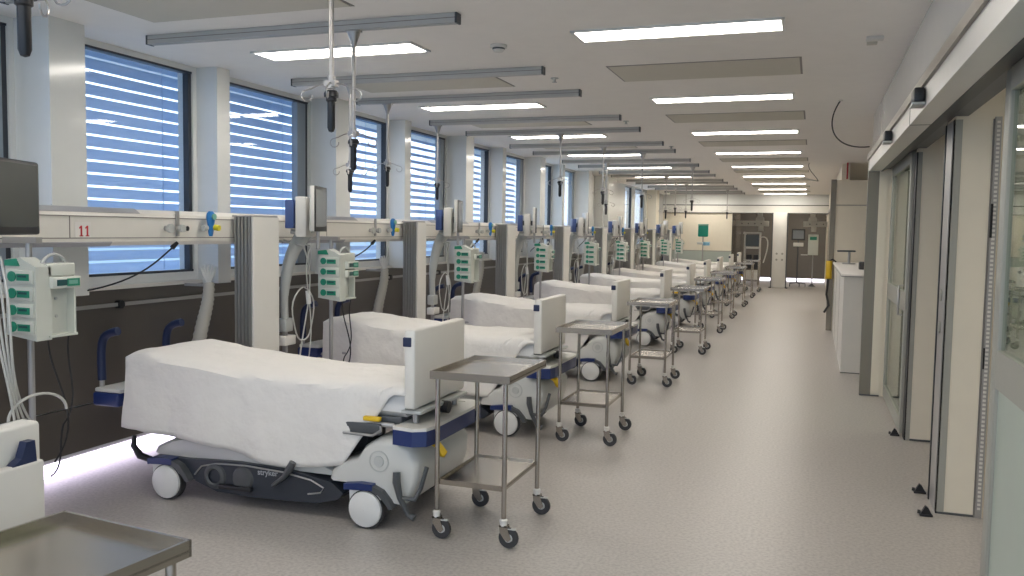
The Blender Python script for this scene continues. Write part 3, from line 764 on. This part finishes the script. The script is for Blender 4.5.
MB().tube([(-.03, 0, 0), (-.15, .05, -.05), (-.38, .2, -.12)], .02, 'case_grey').build('support_arm', bm)
text('PHILIPS', .013, (.0215, -.01, -.133), (PI/2, 0, PI/2), 'text_grey', bm, 'lettering') if False else None

# hanging hoses, tubing and cords at every bay
def suction_hose():
    t = thing('breathing_hose', 'x', 'breathing hose', group='beige breathing hoses hung beside the columns')
    P = bez((.0, .04, 1.20), (.02, .04, 1.05), (-.03, .0, .95), (-.05, -.02, .70), 26)
    m = MB(); m.tube(P, .03, 'hose', 12, radii=[.036+.006*(k % 2)+.010*k/26 for k in range(27)]); m.build('corrugated_tube', t)
    m = MB()
    for a in range(5):
        an = -.6+a*.3; m.tube([(0, .04, 1.19), (.01*a-.02, .04+.05*math.sin(an), 1.26), (.01*a-.02, .04+.10*math.sin(an), 1.30+.03*math.cos(an*2))], .012, 'wheel_white', 8, radii=[.012, .014, .007])
    m.build('connector_prongs', t)
    MB().box(-.20, .03, .03, .05, 1.17, 1.19, 'alu').build('holder', t)
    return t
sh_ = suction_hose(); Ts = tree(sh_)
for k in range(8):
    o = sh_ if k == 0 else copy_tree(Ts); o.location = (-4.02, 4.93+2.63*k, 0)
    o['label'] = 'beige breathing hose with white prongs left of a supply column, %s from the front' % ORD[k]
def ventilator_arm():
    t = thing('hinged_arm', 'x', 'hinged support arm', group='hinged grey arms behind the beds')
    m = MB().tube([tuple(p) for p in bez((.0, .0, .75), (-.01, -.02, 1.0), (0, .02, 1.30), (.02, .32, 1.43), 14)], .03, 'case_grey', 8, radii=[.03]*4+[.036+.003*k for k in range(11)])
    m.build('curved_arm', t)
    MB().tube([(0, 0, .75), (0, 0, .5)], .02, 'alu').box(-.04, .04, -.05, .05, .66, .76, 'case_grey', .01).build('arm_base', t)
    MB().box(-.035, .05, -.07, .07, .56, .63, 'paper', .006).build('valve_block', t)
    return t
va = ventilator_arm(); Tv = tree(va)
for k in range(8):
    o = va if k == 0 else copy_tree(Tv); o.location = (-3.70, 5.43+2.63*k, .16)
    o['label'] = 'curved grey hinged arm rising behind a supply column, %s from the front' % ORD[k]
for k in range(8):
    m = MB(); rnd = random.Random(k)
    y = 5.52+2.63*k; x = -3.60
    cx = y-.0
    m.tube([(x, cx+.14*math.cos(a)*(1+.1*math.sin(3*a)), .95+.20*math.sin(a)) for a in [q*2*PI/24*.97+1.6 for q in range(25)]], .006, 'tube_clear', 6)
    m.tube([(RX+.01, y, 1.50), (x, y, 1.46)], .006, 'tube_clear', 6); m.tube(bez((x, y+.0, 1.46), (x+.03, y+.15, 1.2), (x-.05, y+.1, .95), (x, y-.05, .62), 14), .006, 'tube_clear', 6)
    m.tube([(RX+.01, y+.1, 1.50), (x, y+.1, 1.46)], .006, 'tube_clear', 6); m.tube(bez((x, y+.1, 1.46), (x+.03, y-.12, 1.25), (x, y+.22, .95), (x, y+.05, .55), 14), .005, 'tube_clear', 6)
    m.cyl((x, y+.06, 1.12), (x+.01, y+.06, 1.02), .018, 'wheel_white')
    tag(m.build('drip_tubing'), 'coiled clear tubing hanging under the supply rail, %s from the front' % ORD[k], 'tubing', 'coiled clear tubing sets')
m = MB(); x = -3.40
m.tube([(RX+.01, 2.79, 1.50), (x, 2.79, 1.45)], .008, 'tube_clear', 6)
for q in range(4):
    m.tube(bez((x, 2.76+.02*q, 1.45), (x-.1+.06*q, 2.84, 1.1), (x+.05, 2.82-.02*q, .9), (x-.03*q, 2.88+.06*q, .62), 16), .006, 'tube_clear', 6)
m.tube([(x, 3.0+.16*math.cos(a), .70+.10*math.sin(a)) for a in [q*PI/16 for q in range(17)]], .007, 'tube_clear', 6)
tag(m.build('drip_tubing'), 'bundle of clear tubing looping at the left edge by the nearest pump rack', 'tubing', 'coiled clear tubing sets')
pc_ = MB().cyl((-3.86, 4.47, 1.49), (-3.87, 4.44, 1.455), .016, 'black').tube(bez((-3.87, 4.45, 1.46), (-3.95, 4.40, 1.38), (-4.0, 4.30, 1.22), (-4.30, 4.0, 1.17), 16), .006, 'cable', 6)
pc_.build('power_cord', sr)
for k in range(1, 8):
    y = 4.47+2.63*k
    o = MB().cyl((-3.86, y, 1.49), (-3.87, y-.03, 1.455), .016, 'black').tube(bez((-3.87, y-.02, 1.46), (-3.9, y-.1, 1.38), (-3.95, y-.2, 1.34), (-3.9, y-.45, 1.30), 10), .006, 'cable', 6).build('power_cord')
    o.parent = sr

# left edge equipment
lb = thing('ventilator', 'pale boxy ventilator partly cut off at the left edge beside the pump rack', 'ventilator', (-3.60, 2.40, 0))
MB().box(-.20, .14, -.20, .14, 1.00, 1.30, 'case_white', .02).build('ventilator_body', lb)
MB().box(-.05, .05, -.05, .05, .20, 1.02, 'case_grey', .01).box(-.13, .15, -.15, .17, .96, 1.0, 'case_white', .01).build('stand_column', lb)
for x0, y0, x1, y1 in ((0, 0, .25, .50), (0, 0, -.15, .48), (0, 0, .3, -.2), (0, 0, -.3, -.2)):
    o = MB().tube([(x0, y0, .155), (x1, y1, .135)], .026, 'case_grey', 4).build('stand_foot', lb)
    MB().cyl((x1, y1-.015, .045), (x1, y1+.015, .045), .045, 'black').box(x1-.02, x1+.02, y1-.02, y1+.02, .05, .13, 'black').build('caster', o)
MB().tube(bez((.14, 0, 1.3), (.2, .15, 1.45), (.1, .3, 1.42), (.0, .33, 1.38), 12), .018, 'case_grey', 10).tube(bez((.0, .1, 1.36), (.12, .25, 1.40), (.05, .30, 1.5), (-.15, .3, 1.5), 12), .014, 'black', 8).build('breathing_tube', lb)

# ------------------------------------------------------------------ counter and far-end equipment
ct = thing('nurse_counter', 'white chest high counter beside the steel partition column', 'counter', (.36, 10.6, 0))
MB().box(0, .9, 0, 4.65, .0, 1.13, 'bed_white').box(-.002, 0, 1.5, 1.508, 0, 1.13, 'rail_groove').box(-.002, 0, 3.1, 3.108, 0, 1.13, 'rail_groove').box(-.003, .9, -.004, 0, 0, .01, 'dark_grey').build('counter_body', ct)
MB().box(-.03, .9, -.02, 4.65, 1.13, 1.155, 'paper', .004).box(-.03, .9, -.022, 4.65, 1.125, 1.13, 'dark_grey').build('counter_top', ct)
it = thing('desk_lamp', 'dark flat topped lamp standing on the white counter', 'lamp', (.50, 14.4, 1.155))
MB().box(-.13, .14, -.10, .10, .19, .215, 'dark_grey', .01).build('lamp_head', it); MB().cyl((.05, 0, .01), (.05, 0, .19), .02, 'alu').build('stem', it); MB().cyl((.05, 0, 0), (.05, 0, .015), .10, 'alu').build('lamp_base', it)
it = thing('card_reader', 'small black box with white label on the near end of the counter', 'card reader', (.64, 12.2, 1.156))
MB().box(-.05, .05, -.10, .10, 0, .10, 'black', .008).build('reader_body', it)
tag(MB().tube([(.05, 0, 0), (.1, .0, .14), (.25, 0, .11)], .012, 'case_white', 8).build('reader_cable', it), 'white cable')
yb = thing('hand_sprayer', 'yellow and black hanging bag on the far end of the counter', 'bag', (.27, 15.05, .02))
secs = []
for z, w in ((.86, .02), (.90, .07), (1.0, .085), (1.10, .075), (1.16, .03)): secs.append([Vector((.0+.05*math.sin(a), w*math.cos(a), z)) for a in [2*PI*q/12 for q in range(12)]])
yb.name = 'hanging_bag'
MB().loft(secs, 'yellow').build('bag_body', yb); MB().tube([(0, 0, 1.15), (.05, 0, 1.19), (.11, 0, 1.145)], .012, 'black').tube([(0, .02, .88), (-.02, .03, .6), (.02, .0, .42), (-.05, .0, .30)], .02, 'black').build('black_strap', yb)

def boom(x, y, L, lab, right):
    t = thing('ceiling_pendant', lab, 'ceiling pendant', (x, y, 0), group='white ceiling pendants in the far bays')
    MB().prism([(-.13, 2.03), (.13, 2.03), (.12, 2.12), (.08, 2.18), (.08, CEIL), (-.08, CEIL), (-.08, 2.18), (-.12, 2.12)], 'y', -.1, .1, 'case_white').build('drop_tube', t)
    a, b = (-.75, .28) if not right else (-.28, .75)
    MB().box(a, b, -.12, .12, 1.86, 2.03, 'case_white', .01).build('beam', t)
    for q in range(4): MB().cyl((a+.2+q*.2, -.12, 1.94), (a+.2+q*.2, -.135, 1.94), .02, 'dark_grey').build('gas_outlet', t)
    MB().box(-.04, .12, -.08, .08, 1.70, 1.86, 'case_white', .01).build('bracket', t)
    MB().box(-.11, .11, -.11, .11, 2.66, 2.70, 'black').build('collar', t)
    return t
boom(-1.62, 28.6, 1, 'white ceiling pendant with long beam in the left far bay', False)
boom(.0, 28.6, 1, 'white ceiling pendant with beam in the right far bay', True).location.x = -.02
vt = thing('ventilator', 'tall white framed ventilator cart in the left dark far bay', 'ventilator', (-1.75, 28.2, 0))
MB().box(-.30, -.26, -.2, .2, .15, 1.65, 'case_white').box(.16, .20, -.2, .2, .15, 1.65, 'case_white').box(-.30, .20, -.2, .2, 1.62, 1.66, 'case_white').box(-.30, .20, -.2, .2, 1.14, 1.2, 'case_white').box(-.30, .20, -.2, .2, .15, .45, 'case_white').build('cart_frame', vt)
MB().box(-.25, .15, -.18, .15, 1.22, 1.58, 'screen').build('display', vt); MB().box(-.22, -.06, -.18, .15, .5, .95, 'black').box(.0, .14, -.18, .15, .5, .95, 'black').build('lower_drawer', vt)
MB().tube(bez((.2, -.1, 1.5), (.5, -.1, 1.6), (.45, -.1, 1.2), (.3, -.1, .7), 12), .02, 'case_white').build('hose_arm', vt)
for x in (-.25, .15):
    for y in (-.15, .15): MB().cyl((x-.015, y, .05), (x+.015, y, .05), .05, 'rubber').box(x-.02, x+.02, y-.02, y+.02, .05, .16, 'case_grey').build('caster', vt)
ms = thing('monitor_stand', 'black monitor on a rolling stand in the right dark far bay', 'monitor stand', (-.42, 27.8, 0))
MB().box(-.20, .20, -.03, .03, 1.43, 1.78, 'black', .01).build('monitor_body', ms); MB().box(-.16, .16, -.034, -.03, 1.48, 1.74, 'screen_grey').build('screen', ms)
MB().cyl((0, 0, .12), (0, 0, 1.45), .02, 'dark_grey').build('pole', ms); MB().box(-.14, .16, -.10, .1, 1.24, 1.36, 'case_white', .01).build('control_box', ms)
for a in range(5):
    o = MB().tube([(0, 0, .12), (.25*math.cos(a*1.257), .25*math.sin(a*1.257), .10)], .015, 'dark_grey').build('foot', ms)
    MB().cyl((.25*math.cos(a*1.257)-.01, .25*math.sin(a*1.257), .045), (.25*math.cos(a*1.257)+.01, .25*math.sin(a*1.257), .045), .045, 'black').box(.25*math.cos(a*1.257)-.01, .25*math.cos(a*1.257)+.01, .25*math.sin(a*1.257)-.01, .25*math.sin(a*1.257)+.01, .06, .10, 'black').build('caster', o)
pp = thing('pump_stand', 'pale green pump box on a slim stand in the right dark far bay', 'pump stand', (.02, 28.0, 0))
MB().box(-.15, .15, -.1, .1, .98, 1.62, 'pump_body', .015).build('pump_box', pp); MB().cyl((0, 0, .1), (0, 0, 1.0), .018, 'alu').cyl((0, 0, 0), (0, 0, .1), .12, 'dark_grey', 20, .02).build('stand', pp); MB().box(-.1, .1, -.105, -.1, 1.45, 1.55, 'pump_green').box(-.35, -.15, -.05, .05, .97, 1.0, 'case_white').build('green_panel', pp)
gs = thing('drip_stand', 'drip stand holding a green cloth bag before the cream far wall', 'drip stand', (-3.12, 26.2, 0))
MB().cyl((0, 0, .08), (0, 0, 1.5), .018, 'alu').build('pole', gs); MB().box(-.15, .15, -.05, .05, 1.50, 1.86, 'green_cloth', .03).box(-.15, .15, -.052, .052, 1.82, 1.88, 'pump_pale', .01).build('green_bag', gs)
MB().box(-.16, .02, -.1, .1, 1.27, 1.34, 'wheel_white', .01).box(.02, .2, -.1, .1, 1.24, 1.34, 'light_blue', .01).build('tray', gs)
for a in range(5):
    c, s_ = .25*math.cos(a*1.257), .25*math.sin(a*1.257)
    o = MB().tube([(0, 0, .10), (c, s_, .08)], .014, 'dark_grey').build('foot', gs); MB().cyl((c-.01, s_, .035), (c+.01, s_, .035), .035, 'black').box(c-.01, c+.01, s_-.01, s_+.01, .04, .09, 'black').build('caster', o)
# white bottles on the far trolleys
tag(MB().box(-2.30, -2.24, YF-.03, YF, 1.6, 1.68, 'paper').build('wall_switch'), 'small white switch plate on the dark wall of the left far bay', 'switch')
